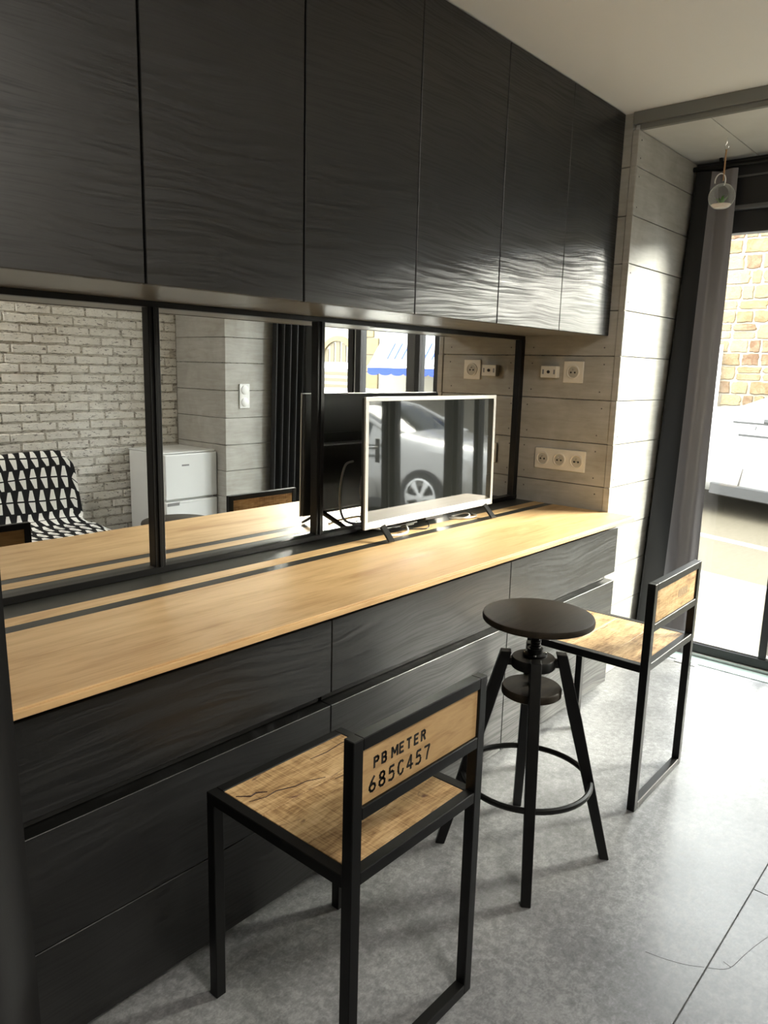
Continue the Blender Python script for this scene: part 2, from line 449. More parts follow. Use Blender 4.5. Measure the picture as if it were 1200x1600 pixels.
# ------------------------------------------------------------------ walls and ceiling
structure(MB().box(-2.7, 3.13, .012, .15, -.06, 2.55), 'wall_left', M['plaster'])
structure(MB().box(-2.85, -2.7, YB - .2, .15, -.06, 2.55), 'wall_rear', M['plaster'])
structure(MB().box(-2.85, XP, YB - .2, .15, ZC, 2.55), 'ceiling', M['ceiling'])
structure(MB().box(XP, 3.84, YB - .2, .15, 2.36, 2.55), 'wall_front', M['plaster'])
structure(MB().box(XP - .008, XP + .02, YF, YN + .028, 2.357, ZC), 'trim_1', M['beam'], .001)
structure(MB().box(XP + .004, XP + .025, YF, YN + .003, 2.336, 2.357), 'trim_2', M['beam'], .001)

# clad piers: a core with one board after another on it
courses = [0.0, .141, .328, .515, .702, .889, 1.076, 1.263, 1.450, 1.637, 1.824, 2.011, 2.198, 2.336]
rn = random.Random(3)
pier = structure(MB().box(XP + .022, 3.84, YN + .022, .15, 0, 2.45), 'wall_niche_left', M['mortar'])
nails = MB()
for z0, z1 in zip(courses, courses[1:]):
    g = .0016
    d = rn.uniform(-.0012, .0012)
    bx('plank', M['plank'], pier, XP + d, XP + .024, YN + .030, .012, z0 + g, (z1 if z1 < 2.3 else ZC) - g, .0012)
    e = rn.uniform(-.006, .004)
    bx('plank', M['plank'], pier, XP - .002 + e, 3.77, YN + rn.uniform(-.001, .001), YN + .027, z0 + g, z1 - g, .0012)
    for zz in (z0 + .035, z1 - .035):
        nails.lathe([(0, 0), (.0032, 0), (.0032, .001), (0, .001)], (XP + .022 + rn.uniform(0, .008), YN - .0005, zz), 8, 'y')
        nails.lathe([(0, 0), (.0032, 0), (.0032, .001), (0, .001)], (XP - .0012, YN + .075 + rn.uniform(-.01, .01), zz), 8, 'x')
        nails.lathe([(0, 0), (.0032, 0), (.0032, .001), (0, .001)], (XP - .0012, -.05 + rn.uniform(-.01, .01), zz), 8, 'x')
nl = build(nails, 'nail_heads', M['nail'], pier); nl['kind'] = 'stuff'
bx('corner_board', M['plank'], pier, XP - .003, XP + .02, YN + .004, YN + .028, 0, 2.336, .001)

pier2 = structure(MB().box(XP + .022, 3.84, YB - .2, YF - .022, 0, 2.45), 'wall_niche_right', M['mortar'])
c2 = [0.0, .147, .321, .495, .669, .843, 1.022, 1.202, 1.381, 1.545, 1.72, 1.895, 2.07, 2.245, 2.336]
for z0, z1 in zip(c2, c2[1:]):
    g = .0018; d = rn.uniform(-.0012, .0012)
    bx('plank', M['plank'], pier2, XP + d, XP + .024, YB, YF - .026, z0 + g, (z1 if z1 < 2.3 else ZC) - g, .0012)
    bx('plank', M['plank'], pier2, XP - .002 + rn.uniform(-.004, .004), 3.77, YF - .027, YF + rn.uniform(-.001, .001), z0 + g, z1 - g, .0012)

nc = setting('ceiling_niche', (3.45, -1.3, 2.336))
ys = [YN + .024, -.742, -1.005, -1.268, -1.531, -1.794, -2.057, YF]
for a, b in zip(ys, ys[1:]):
    bx('plank', M['lit_plank'], nc, XP + .012, 3.80, b + .0015, a - .0015, 2.336 + rn.uniform(0, .0015), 2.36, .001)

# whitewashed brick wall opposite the worktop (seen in the mirror)
bw = structure(MB().box(-2.7, XP + .02, YB - .2, YB - .008, -.06, 2.55), 'wall_right', M['mortar'])
bh, bl, jt = .0585, .215, .010
variants = []
for k in range(7):
    rr = random.Random(100 + k)
    mb = MB(); L, H = bl - jt, bh - jt; n = 6; ring = []
    for i in range(n + 1): ring.append((-L/2 + L*i/n, -H/2 + rr.uniform(-.003, .003)))
    for i in range(n + 1): ring.append((L/2 - L*i/n, H/2 + rr.uniform(-.003, .003)))
    m = len(ring)
    outer = [(x, -.010, z) for x, z in ring]
    inner = [(x*.965, 0.0 + rr.uniform(-.0015, .0015), z*.82) for x, z in ring]
    mb.add(outer + inner, [(i, (i+1) % m, m + (i+1) % m, m + i) for i in range(m)] + [tuple(range(m, 2*m))])
    variants.append(mb.mesh('brick', 0, False))
    variants[-1].materials.append(M['brick'])
rest = MB(); rb = random.Random(5)
nrow = int(2.40 / bh) + 1
for r in range(nrow):
    z = bh * (r + .5)
    if z > 2.39: continue
    x = XP - .004 - bl * (.5 if r % 2 else 1.0) + bl * .5 + rb.uniform(-.045, .03)
    while x > -2.7:
        cut = x + bl/2 > XP
        cx = x if not cut else x - bl * .0
        if 1.36 < x < XP and .36 < z < 1.78 and not cut:
            o = bpy.data.objects.new('brick', rb.choice(variants)); COL.objects.link(o)
            o.parent = bw; o.location = Vector((cx + rb.uniform(-.004, .004), YB + rb.uniform(-.004, .002), z + rb.uniform(-.003, .003))) - bw.location
            o.scale = (1 if rb.random() < .5 else -1, 1, 1 if rb.random() < .5 else -1)
        else:
            x1 = min(x + bl/2 - jt/2, XP - .004)
            if x1 - (x - bl/2) > .02: rest.box(x - bl/2 + jt/2, x1, YB - .010, YB + rb.uniform(-.004, .001), z - bh/2 + jt/2, z + bh/2 - jt/2)
        x -= bl
rs = build(rest, 'outer_bricks', M['brick'], bw); rs['kind'] = 'stuff'

# ------------------------------------------------------------------ added fill lamp, out of view, to brighten the room
cl = thing('fill_lamp', (.75, -2.30, 2.33), 'added round fill lamp, out of view, brightening the room', 'fill lamp')
build(MB().lathe([(0, 2.402), (.215, 2.402), (.215, 2.375), (0, 2.375)], (.75, -2.30, 0), 40), 'base', M['white_pl'], cl, smooth=True)
build(MB().lathe([(.205, 2.375), (.203, 2.355), (.18, 2.340), (.10, 2.331), (0, 2.329)], (.75, -2.30, 0), 40), 'diffuser', m_glow('fill_glow', (1.0, .95, .87), 5.6), cl, smooth=True)

# ------------------------------------------------------------------ shop window
wn = setting('window_1', (XW, -1.345, 0))
def post(y0, y1, mat='win', name='post', x0=XW - .012, x1=XW + .05, z0=.06, z1=2.02): return bx(name, M[mat], wn, x0, x1, y0, y1, z0, z1, .002)
post(-.53, -.458, name='jamb', x0=XW + .0); post(-1.021, -.986, name='mullion')
post(-1.172, -1.136, name='mullion'); post(-1.239, -1.174, 'wingrey', 'mullion')
post(-1.683, -1.636, name='stile'); post(-1.705, -1.684, 'alu', 'seal_strip', XW + .0, XW + .03); post(-1.754, -1.706, name='stile')
post(-2.163, -2.05, 'wingrey', 'jamb'); post(-2.21, -2.165, name='jamb')
bx('bottom_rail', M['win'], wn, XW - .02, XW + .05, YF, YN, .018, .062, .002)
bx('threshold_profile', M['alu'], wn, XW - .035, XW + .055, YF, YN, 0, .018, .002)
bx('sill_bead', M['alu'], wn, XW - .006, XW + .03, YF, YN, .062, .070, .001)
bx('top_rail', M['win'], wn, XW - .012, XW + .05, YF, YN, 2.02, 2.117, .002)
bx('ledge', M['wingrey'], wn, XW - .05, XW + .05, YF, YN, 2.117, 2.134, .002)
bx('shutter_box', M['win'], wn, XW - .03, XW + .05, YF, YN, 2.134, 2.3355, .001)
bx('head_board', M['win'], wn, XW + .025, XW + .06, YF - .02, YN + .02, 2.10, 2.359)
bx('ledge', M['wingrey'], wn, XW - .036, XW - .03, YF, YN, 2.254, 2.262, .0005)
for a, b in ((-.986, -.53), (-1.136, -1.021), (-1.636, -1.239), (-2.05, -1.754)):
    bx('pane', M['glass'], wn, XW + .012, XW + .016, a, b, .070, 2.02)
hd = MB().box(XW - .02, XW - .012, -1.80, -1.765, .80, .96)
build(hd, 'lock_plate', M['alu'], wn, .001)
build(MB().tube([(XW - .02, -1.782, .90), (XW - .05, -1.782, .90), (XW - .055, -1.80, .90), (XW - .055, -1.88, .895)], .009, 8), 'door_handle', M['chrome'], wn, smooth=True)

# ------------------------------------------------------------------ wall cupboards
def cupboard(x0, x1, label, gaps):
    t = thing('wall_cupboard', ((x0+x1)/2, -.2, 1.5356), label, 'cupboard', 'black wall cupboards')
    bx('body', M['carcass'], t, x0 + .0005, x1 - .0005, -.396, .010, 1.5386, ZC - .002, .001)
    bx('bottom_panel', M['under'], t, x0 + .0008, x1 - .0008, -.3965, .0, 1.5352, 1.5384)
    xm = (x0 + x1) / 2
    for a, b in ((x0 + gaps[0], xm - gaps[1]), (xm + gaps[1], x1 - gaps[2])):
        bx('door', M['black_wood'], t, a, b, -.4176, -.3976, 1.5336, ZC - .004, .0015)
    return t
cupboard(.453, 1.340, 'leftmost black wood-grain wall cupboard, cut by the left edge of the picture', (.002, .0025, .0028))
cupboard(1.340, 2.223, 'middle pair of black wood-grain wall cupboard doors above the television', (.0028, .0018, .0025))
cupboard(2.223, 3.088, 'rightmost black wood-grain wall cupboard, brightly lit, next to the plank pier', (.0025, .0014, .002))

# ------------------------------------------------------------------ mirror
mr = thing('mirror', (1.8, 0, ZT), 'long wall mirror with black frame above the wooden worktop', 'mirror')
vx = [(.44, .475), (1.150, 1.184), (1.778, 1.811), (3.058, 3.092)]
for (a, b), (c, d) in zip(vx, vx[1:]):
    bx('pane', M['mirror'], mr, b - .006, c + .006, 0.0, .004, ZT + .012, 1.530)
for a, b in vx:
    o = bx('upright', M['frame'], mr, a, b, -.016, .006, ZT + .018, 1.520, .0015)
    if a != vx[0][0] and b != vx[-1][1]:
        bx('bead', M['frame'], mr, a + .012, b - .012, -.021, -.015, ZT + .018, 1.520, .001)
bx('bottom_rail', M['frame'], mr, .44, 3.092, -.018, .006, ZT + .0005, ZT + .020, .0015)
bx('top_rail', M['frame'], mr, .44, 2.06, -.016, .006, 1.519, 1.5350, .001)
bx('top_rail', M['frame'], mr, 2.062, 3.092, -.014, .006, 1.517, 1.5350, .001)

# ------------------------------------------------------------------ worktop
wt = thing('worktop', (1.77, -.3, .763), 'pale oak worktop with black inlay stripes running under the mirror', 'worktop')
bx('oak_board', M['oak'], wt, .44, XP - .003, -.595, -.2105, .765, ZT, .0012)
bx('black_stripe', M['inlay'], wt, .44, XP - .003, -.2100, -.1695, .765, ZT - .0005)
bx('oak_stripe', M['oak'], wt, .44, XP - .003, -.1690, -.1135, .765, ZT, .0005)
bx('black_stripe', M['inlay'], wt, .44, XP - .003, -.1130, .010, .765, ZT - .0005)
bx('front_edging', M['oak'], wt, .44, XP - .003, -.600, -.595, .765, ZT - .004, .001)

# ------------------------------------------------------------------ drawer units
def drawer_unit(x0, x1, label, rows):
    t = thing('drawer_unit', ((x0+x1)/2, -.27, 0), label, 'drawer unit', 'black drawer units')
    bx('body', M['carcass'], t, x0 + .001, x1 - .001, -.488, .008, .03, .7625, .001)
    for a, b in rows:
        bx('drawer', M['black_wood'], t, x0 + .0016, x1 - .0016, -.541, -.4895, a, b, .0012)
    for a, b in ((.497, .529), (.733, .762)):
        bx('grip_channel', M['channel'], t, x0 + .002, x1 - .012, -.502, -.4885, a, b)
    for xx in (x0 + .06, x1 - .06):
        for yy in (-.47, -.06):
            build(MB().lathe([(0, 0), (.016, 0), (.016, .0298), (0, .0298)], (xx, yy, 0), 12), 'leg', M['metal'], t)
    return t
drawer_unit(.459, 1.332, 'leftmost black drawer unit, in deep shade behind the near chair', [(.531, .731), (.2495, .495), (.026, .247)])
drawer_unit(1.332, 2.205, 'middle black drawer unit behind the round stool', [(.531, .731), (.026, .495)])
drawer_unit(2.205, 3.070, 'rightmost black drawer unit, its fronts shining pale in the window light', [(.531, .731), (.026, .495)])

# ------------------------------------------------------------------ television
tv = thing('television', (2.257, -.13, ZT), 'flat television with silver bezel and dark reflecting screen on the worktop', 'television')
LEAN = math.radians(-.8)
tvx0, tvx1, tz0, tz1 = -.394, .394, .047, .497
def tvpart(mb, name, mat, bevel=0.0, parent=None, **k):
    o = build(mb, name, M[mat], parent or tv, bevel, local=True, **k)
    if parent is None:
        o.rotation_euler.x = LEAN; o.location = (0, -.035, 0)
    return o
h = tvpart(MB().box(tvx0 + .002, tvx1 - .002, .008, .022, tz0 + .002, tz1 - .002), 'housing', 'tvback', .003)
tvpart(MB().prism([(tvx0+.03, tz0+.02), (tvx1-.03, tz0+.02), (tvx1-.05, tz0+.27), (tvx0+.05, tz0+.27)], .022, .055), 'back_cover', 'tvback', .008, seg=2)
tvpart(MB().box(tvx0 + .05, tvx1 - .05, .022, .026, tz0 + .30, tz0 + .306), 'vent_rib', 'tvback')
wbz = .016
bz = MB()
bz.box(tvx0, tvx1, 0, .008, tz1 - wbz*.9, tz1); bz.box(tvx0, tvx1, 0, .008, tz0, tz0 + .025)
bz.box(tvx0, tvx0 + wbz, 0, .008, tz0 + .025, tz1 - wbz*.9); bz.box(tvx1 - wbz, tvx1, 0, .008, tz0 + .025, tz1 - wbz*.9)
b_ = tvpart(bz, 'bezel', 'bezel', .0008)
tvpart(MB().box(-.012, .012, -.0012, 0, tz0 + .009, tz0 + .015), 'badge', 'grey_pl', parent=b_)
tvpart(MB().box(tvx0 + wbz - .002, tvx1 - wbz + .002, .003, .009, tz0 + .022, tz1 - wbz*.9 + .002), 'screen', 'screen')
tvpart(MB().box(-.05, .06, .005, .02, tz0 - .012, tz0), 'sensor_strip', 'tvback', .002)
for sx in (-1, 1):
    xc = -.293 if sx < 0 else .345
    ft = MB()
    ft.bar((xc, -.02, .055), (xc - .025, -.093, .006), .022, .012, w2=.026, d2=.008)
    ft.bar((xc, -.02, .055), (xc + .015, .098, .006), .022, .012, w2=.026, d2=.008)
    build(ft, 'foot', M['tvback'], tv, .002, local=True)

def cable(name, pts, r, mat, label):
    return tag(build(MB().tube(spline(pts), r, 8), name, M[mat], None, smooth=True), label, 'cable')
cable('aerial_cable', [(2.05, -.072, 1.03), (2.00, -.066, 1.015), (1.972, -.062, .92), (1.985, -.06, .83), (2.05, -.062, .793), (2.16, -.07, .788), (2.24, -.075, .788)], .0045, 'white_pl', 'thick white aerial cable looping behind the television, seen in the mirror')
cable('power_cable', [(2.16, -.068, 1.03), (2.10, -.058, 1.00), (2.07, -.05, .92), (2.09, -.046, .85), (2.15, -.05, .79), (2.28, -.06, .788)], .0038, 'white_pl', 'thinner inner white cable hanging behind the television')
cable('loose_cable', [(2.0, -.145, .788), (2.04, -.165, .788), (2.10, -.16, .790), (2.14, -.12, .80), (2.15, -.09, .79)], .0045, 'white_pl', 'short white cable curling on the worktop under the television, left foot')
cable('thin_black_cable', [(2.06, -.08, .787), (2.16, -.13, .787), (2.22, -.16, .787), (2.26, -.13, .80), (2.30, -.09, .788)], .0022, 'tvback', 'thin black cable lying under the middle of the television')
cable('coiled_cable', [(2.44, -.10, .787), (2.47, -.14, .788), (2.51, -.15, .795), (2.53, -.12, .80), (2.50, -.09, .79), (2.46, -.10, .79), (2.48, -.15, .79), (2.56, -.15, .788), (2.60, -.10, .787)], .003, 'white_pl', 'tangled thin white cable beside the right foot of the television')

# ------------------------------------------------------------------ sockets on the plank pier
def socket_face(t, y, z, s=1.0):
    x = XP - .002
    ring = build(MB().lathe([(.031*s, .000), (.031*s, -.0115), (.027*s, -.013), (.024*s, -.010), (.022*s, -.0045)], (x, y, z), 28, 'x'), 'well', M['socket'], t, smooth=True)
    build(MB().lathe([(.0265*s, -.0104), (.0215*s, -.0100), (.0205*s, -.0102), (0, -.0102)], (x, y, z), 28, 'x'), 'well_floor', M['socket_in'], ring, smooth=True)
    for dy, dz in ((-.0095, -.002), (.0095, -.002)):
        build(MB().lathe([(0, 0), (.0042, 0), (.0042, -.001), (0, -.001)], (x - .0102, y + dy*s, z + dz), 10, 'x'), 'hole', M['hole'], ring)
    build(MB().lathe([(0, 0), (.0036, 0), (.0032, -.006), (0, -.007)], (x - .0102, y, z + .010*s), 10, 'x'), 'earth_pin', M['chrome'], ring)
s1 = thing('wall_socket', (XP, -.268, 1.333), 'single square cream wall socket under the cupboard end', 'socket')
bx('plate', M['socket'], s1, XP - .010, XP - .001, -.3155, -.2205, 1.333, 1.427, .002)
socket_face(s1, -.268, 1.380)
s3 = thing('wall_socket', (XP, -.23, .943), 'triple cream wall socket low on the plank pier above the worktop', 'socket')
bx('plate', M['socket'], s3, XP - .010, XP - .001, -.356, -.105, .943, 1.037, .002)
for yy in (-.146, -.2305, -.315): socket_face(s3, yy, .990)
jb = thing('aerial_socket', (XP, -.158, 1.35), 'small cream aerial outlet box beside the single wall socket', 'aerial outlet')
bx('box', M['socket'], jb, XP - .030, XP - .001, -.198, -.118, 1.352, 1.404, .002)
build(MB().lathe([(0, 0), (.007, 0), (.007, -.004), (.0045, -.004), (0, -.002)], (XP - .030, -.158, 1.378), 16, 'x'), 'connector', M['hole'], jb)
for yy in (-.131, -.186):
    bx('marking', M['grey_pl'], jb, XP - .0305, XP - .0300, yy - .004, yy + .004, 1.368, 1.388)
sw = thing('light_switch', (3.24, YF, 1.085), 'white double light switch on the far plank wall, seen in the mirror', 'light switch')
bx('plate', M['white_pl'], sw, 3.203, 3.287, YF + .001, YF + .010, 1.085, 1.246, .002)
for zz in (1.125, 1.206):
    build(MB().lathe([(0, 0), (.030, 0), (.030, .004), (.026, .007), (0, .007)], (3.245, YF + .009, zz), 24, 'y'), 'rocker', M['white_pl'], sw, smooth=True)

# ------------------------------------------------------------------ chairs
ST = {  # stroke letters in a box 0..1 high, stencil gaps included
    'P': [[(0,0),(0,1)], [(.14,1),(.42,1),(.56,.86),(.56,.66),(.42,.52),(.14,.52)]],
    'B': [[(0,0),(0,1)], [(.12,1),(.40,1),(.53,.88),(.53,.66),(.40,.53),(.14,.53)], [(.40,.50),(.56,.36),(.56,.14),(.42,0),(.12,0)]],
    'M': [[(0,0),(0,1)], [(.06,.98),(.38,.34)], [(.46,.38),(.74,.98)], [(.82,1),(.82,0)]],
    'E': [[(0,0),(0,1)], [(.1,1),(.52,1)], [(.12,.52),(.44,.52)], [(.1,0),(.52,0)]],
    'T': [[(0,1),(.58,1)], [(.29,.92),(.29,0)]],
    'R': [[(0,0),(0,1)], [(.14,1),(.40,1),(.54,.88),(.54,.66),(.40,.54),(.14,.54)], [(.36,.46),(.58,0)]],
    '6': [[(.46,1),(.22,.72),(.04,.40),(.02,.22),(.14,.04),(.32,0),(.50,.08),(.58,.26),(.52,.44),(.34,.52),(.18,.46)]],
    '8': [[(.28,.54),(.08,.66),(.06,.84),(.18,.98),(.36,1),(.50,.90),(.52,.72),(.40,.56),(.28,.54)], [(.26,.50),(.04,.38),(.02,.16),(.16,.02),(.38,0),(.54,.12),(.56,.34),(.42,.48),(.30,.50)]],
    '5': [[(.50,1),(.14,1)], [(.10,.94),(.08,.56)], [(.14,.58),(.34,.62),(.50,.50)], [(.54,.34),(.48,.10),(.30,0),(.04,.06)]],
    '0': [[(.26,1),(.10,.90),(.02,.66),(.02,.34),(.08,.16)], [(.20,.02),(.34,0),(.48,.10),(.54,.30)], [(.40,.99),(.50,.90)]],
    '4': [[(.40,1),(.02,.30)], [(.02,.26),(.60,.26)], [(.42,.96),(.42,0)]],
    '7': [[(.02,1),(.54,1)], [(.54,.96),(.36,.50),(.26,0)]],
}
def letters(mb, s, xs, zb, hgt, y, thick):
    for ch, x in zip(s, xs):
        for ln in ST[ch]:
            pts = [(x + p[0]*hgt, zb + p[1]*hgt) for p in ln]
            for (ax, az), (bx_, bz_) in zip(pts, pts[1:]):
                dx, dz = bx_ - ax, bz_ - az; L = math.hypot(dx, dz) or 1; ux, uz = dx/L, dz/L; e = thick*.35
                ax2, az2, bx2, bz2 = ax - ux*e, az - uz*e, bx_ + ux*e, bz_ + uz*e
                px, pz = -uz*thick/2, ux*thick/2
                mb.prism([(ax2+px, az2+pz), (ax2-px, az2-pz), (bx2-px, bz2-pz), (bx2+px, bz2+pz)], y - .0004, y + .0002)

def make_chair(loc, rz, label, W, text, seed):
    """origin at the floor under the seat centre; +y is the front"""
    t = thing('chair', (0, 0, 0), label, 'chair', 'steel and wood chairs')
    w = W / 2; tb = .025; F, Rr = .21, -.21
    def b(name, mat, *a, bev=.0015): return bx(name, mat, t, *a, bev)
    for s in (-1, 1):
        xa, xb = (s*w, s*(w - tb))
        b('rear_leg', M['metal'], xa, xb, Rr, Rr + tb, 0, .755)
        b('front_leg', M['metal'], xa, xb, F - tb, F, 0, .467)
        b('side_rail', M['metal'], xa, xb, Rr + tb, F, .467, .492)
    b('front_rail', M['metal'], -w + tb, w - tb, F - tb, F, .467, .492)
    b('rear_rail', M['metal'], -w + tb, w - tb, Rr + .001, Rr + tb, .472, .497)
    b('floor_bar', M['metal'], -w + tb, w - tb, Rr, Rr + tb, .0005, .025)
    b('top_rail', M['metal'], -w + tb, w - tb, Rr, Rr + tb, .731, .755)
    b('back_rail', M['metal'], -w + tb, w - tb, Rr, Rr + tb, .599, .624)
    # seat: three sawn boards side by side, grain from left to right
    y0, y1 = Rr + tb + .001, F - tb - .001
    cuts = [y0, y0 + (y1-y0)*.30, y0 + (y1-y0)*.66, y1]
    for i in range(3):
        o = b('seat_board', M['saw'], -w + tb + .001, w - tb - .001, cuts[i] + .0004, cuts[i+1] - .0004, .470, .4915, bev=.0008)
    cr = MB()
    rr = random.Random(seed)
    def crack(pts, r0):
        cr.tube([(x, y, .4916) for x, y in pts], [r0*(.4 + .6*math.sin(PI*(k+.5)/len(pts))) for k in range(len(pts))], 4)
    crack([(-.165, .115), (-.13, .104), (-.10, .106), (-.06, .090), (-.03, .088), (.01, .070)], .0016)
    crack([(-.172, .150), (-.150, .128), (-.135, .131), (-.115, .117)], .0022)
    crack([(.04, .150), (.09, .146), (.14, .152), (.168, .150)], .0016)
    crack([(.02, .05), (.05, .047), (.08, .050)], .0013)
    build(cr, 'cracks', plain('dark_wood_crack%d' % seed, (.035, .012, .008), .8), t)
    bp = b('back_panel', M['back_wood'] if seed == 1 else M['saw'], -w + tb, w - tb, Rr + .006, Rr + .020, .624, .731, bev=.0005)
    tx = MB(); yf = Rr + .0058
    if text:
        x0 = -w
        letters(tx, 'PB', [x0 + .060, x0 + .081], .685, .0185, yf, .0045)
        letters(tx, 'METER', [x0 + .108, x0 + .130, x0 + .151, x0 + .173, x0 + .194], .685, .0185, yf, .0045)
        letters(tx, '6850457', [x0 + .048 + k*.0262 for k in range(7)], .641, .0265, yf, .0046)
        build(tx, 'lettering', M['ink'], bp)
    else:
        for k in range(5): tx.box(.02 + k*.018, .031 + k*.018, yf, yf + .0004, .664, .690)
        build(tx, 'faded_print', M['faded'], bp)
    t.location = loc; t.rotation_euler.z = rz
    return t
make_chair((1.0655, -.850, 0), 0.0, 'near chair with lettered wooden backrest and black square-tube frame', .405, True, 1)
make_chair((2.412, -.832, 0), math.radians(.9), 'far chair by the window with faded wooden backrest and black square-tube frame', .424, False, 2)

# ------------------------------------------------------------------ stool
st = thing('bar_stool', (0, 0, 0), 'round black swivel stool on four splayed legs between the two chairs', 'stool')
sc = Vector((1.789, -.878, 0)); so = Vector((.030, .010, 0))
def stp(mb, name, mat, **k): return build(mb, name, M[mat], st, local=True, **k)
stp(MB().lathe([(0, .692), (.150, .692), (.1545, .695), (.1555, .704), (.153, .711), (.146, .713), (0, .713)], (so.x, so.y, 0), 56), 'seat', 'stoolseat', smooth=True)
stp(MB().lathe([(0, .684), (.055, .684), (.055, .692), (0, .692)], (so.x, so.y, 0), 24), 'seat_plate', 'metal')
thr = [(0, .50)]
for k in range(24):
    z = .50 + k*.0077; thr += [(.0135, z), (.0155, z + .0038)]
thr += [(.0135, .686), (0, .686)]
stp(MB().lathe(thr, (so.x*.6, so.y*.6, 0), 16), 'threaded_screw', 'metal', smooth=False)
hub = stp(MB().lathe([(0, .568), (.058, .568), (.061, .571), (.061, .594), (.058, .598), (0, .598)], (0, 0, 0), 32), 'hub', 'metal', smooth=True)
stp(MB().lathe([(.016, .598), (.034, .598), (.034, .603), (.022, .606), (.022, .618), (.016, .618)], (so.x*.5, so.y*.5, 0), 24), 'collar', 'metal', smooth=True)
for k in range(4):
    g = k*PI/2 + .5; build(MB().lathe([(0, 0), (.0055, 0), (.0045, .004), (0, .005)], (so.x*.5 + .028*math.cos(g), so.y*.5 + .028*math.sin(g), .603), 8), 'bolt', M['chrome'], hub, local=True)
stp(MB().lathe([(0, .488), (.079, .488), (.083, .491), (.083, .508), (.080, .512), (0, .512)], (0, 0, 0), 36), 'lower_disc', 'stoolseat', smooth=True)
for k in range(4):
    g = math.radians(34 + 90*k); d = Vector((math.cos(g), math.sin(g), 0)); tn = Vector((-d.y, d.x, 0))
    lg = MB()
    a0 = d*.076 + Vector((0, 0, .612)); a1 = d*.237
    def sec(p, wid, dep): return [p + tn*(i*wid/2) + d*(j*dep/2) for i, j in ((-1,-1),(1,-1),(1,1),(-1,1))]
    vs = sec(a0, .030, .030) + sec(a0 + (a1-a0)*.30, .031, .036) + sec(a1, .026, .026)
    vs[8:12] = [Vector((p.x, p.y, 0)) for p in vs[8:12]]
    lg.add(vs, [(0,3,2,1)] + [(r+i, r+(i+1) % 4, r+4+(i+1) % 4, r+4+i) for r in (0, 4) for i in range(4)] + [(8,9,10,11)])
    stp(lg, 'leg', 'metal', bevel=.002)
    stp(MB().bar(d*.03 + Vector((0, 0, .583)), d*.075 + Vector((0, 0, .583)), .024, .020), 'leg_bracket', 'metal')
stp(MB().tube([(math.cos(a)*.180, math.sin(a)*.180, .235) for a in [2*PI*k/48 for k in range(48)]], .0085, 8, True), 'foot_ring', 'metal', smooth=True)
st.location = sc

# ------------------------------------------------------------------ curtains
def curtain(name, fn, nu, nv, mat, label, thick=.003):
    mb = MB(); n = (nu+1)*(nv+1)
    front = [Vector(fn(i/nu, j/nv)) for j in range(nv+1) for i in range(nu+1)]
    def nrm(i, j):
        a = front[j*(nu+1)+min(i+1, nu)] - front[j*(nu+1)+max(i-1, 0)]; a.z = 0
        q = Vector((-a.y, a.x, 0)); return q.normalized() if q.length > 0 else Vector((1, 0, 0))
    back = [front[j*(nu+1)+i] + nrm(i, j)*thick for j in range(nv+1) for i in range(nu+1)]
    W = nu + 1; fs = []
    for j in range(nv):
        for i in range(nu):
            q = (j*W+i, j*W+i+1, (j+1)*W+i+1, (j+1)*W+i); fs.append(q); fs.append(tuple(n + k for k in q[::-1]))
    for j in range(nv):
        fs.append((j*W, n+j*W, n+(j+1)*W, (j+1)*W)[::-1]); e = j*W+nu; fs.append((e, n+e, n+e+W, e+W))
    for i in range(nu):
        fs.append((i, i+1, n+i+1, n+i)[::-1]); e = nv*W+i; fs.append((e, e+1, n+e+1, n+e))
    mb.add(front + back, fs)
    o = build(mb, name, M[mat], None, smooth=True)
    if label: tag(o, label, 'curtain')
    return o
def f_win(u, v):
    z = 2.285 - 2.25*v; fl = (1 - z/2.3)
    amp = .022 + .012*fl
    ph = 2*PI*(1.9*u + .55*(1-u)**2) + .4*math.sin(3*v)
    y = -.4835 - .196*u - .012*fl*u + .006*math.sin(ph*1.7)*(1-u)*u*4
    x = 3.700 - .245*fl*(1 - u)**1.3 - .02*fl + amp*math.sin(ph)*(1 - .75*max(0, u - .55)/.45) + .004*math.sin(9*v + 6*u)
    if u < .10: x = x + (3.762 - x)*(1 - u/.10)          # the edge turns back to the window jamb
    return (x, y, z)
wc = thing('curtain', (3.62, -.58, .03), 'charcoal satin curtain gathered at the left edge of the shop window', 'curtain')
p1 = curtain('shaded_fold', lambda u, v: f_win(u*.40, v), 40, 40, 'black_curtain', None)  # one curtain: shaded side painted black, lit side in lighter satin
p2 = curtain('lit_panel', lambda u, v: f_win(.40 + u*.60, v), 40, 40, 'curtain', None)
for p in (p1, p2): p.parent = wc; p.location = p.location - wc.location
def f_far(u, v):
    z = 2.285 - 2.25*v; fl = (1 - z/2.3)
    ph = u*2*PI*4.2
    return (3.47 - .06*fl + .235*u, -2.155 + .03*u + .026*math.sin(ph) , z)
curtain('curtain', f_far, 60, 24, 'black_curtain', 'black curtain hanging before the far plank wall, seen in the mirror')
def f_left(u, v):
    z = 2.36 - 2.34*v
    ph = u*2*PI*2.3 + .25*math.sin(4*v)
    return (.02 + .452*u + .005*math.sin(7*v + 1) , -.705 + .030*math.sin(ph) + .012*math.sin(5*v), z)
curtain('curtain', f_left, 60, 40, 'black_curtain', 'black curtain at the lower left edge in front of the worktop end')
rod = thing('curtain_rod', (3.70, -1.345, 2.30), 'black curtain rod running under the bay ceiling along the window', 'curtain rod')
build(MB().tube([(3.70, YN - .004, 2.303), (3.70, YF + .004, 2.303)], .011, 12), 'rod', M['metal'], rod, smooth=True)
for yy in (-.60, -1.35, -2.1):
    bx('bracket', M['metal'], rod, 3.692, 3.708, yy - .006, yy + .006, 2.310, 2.337)

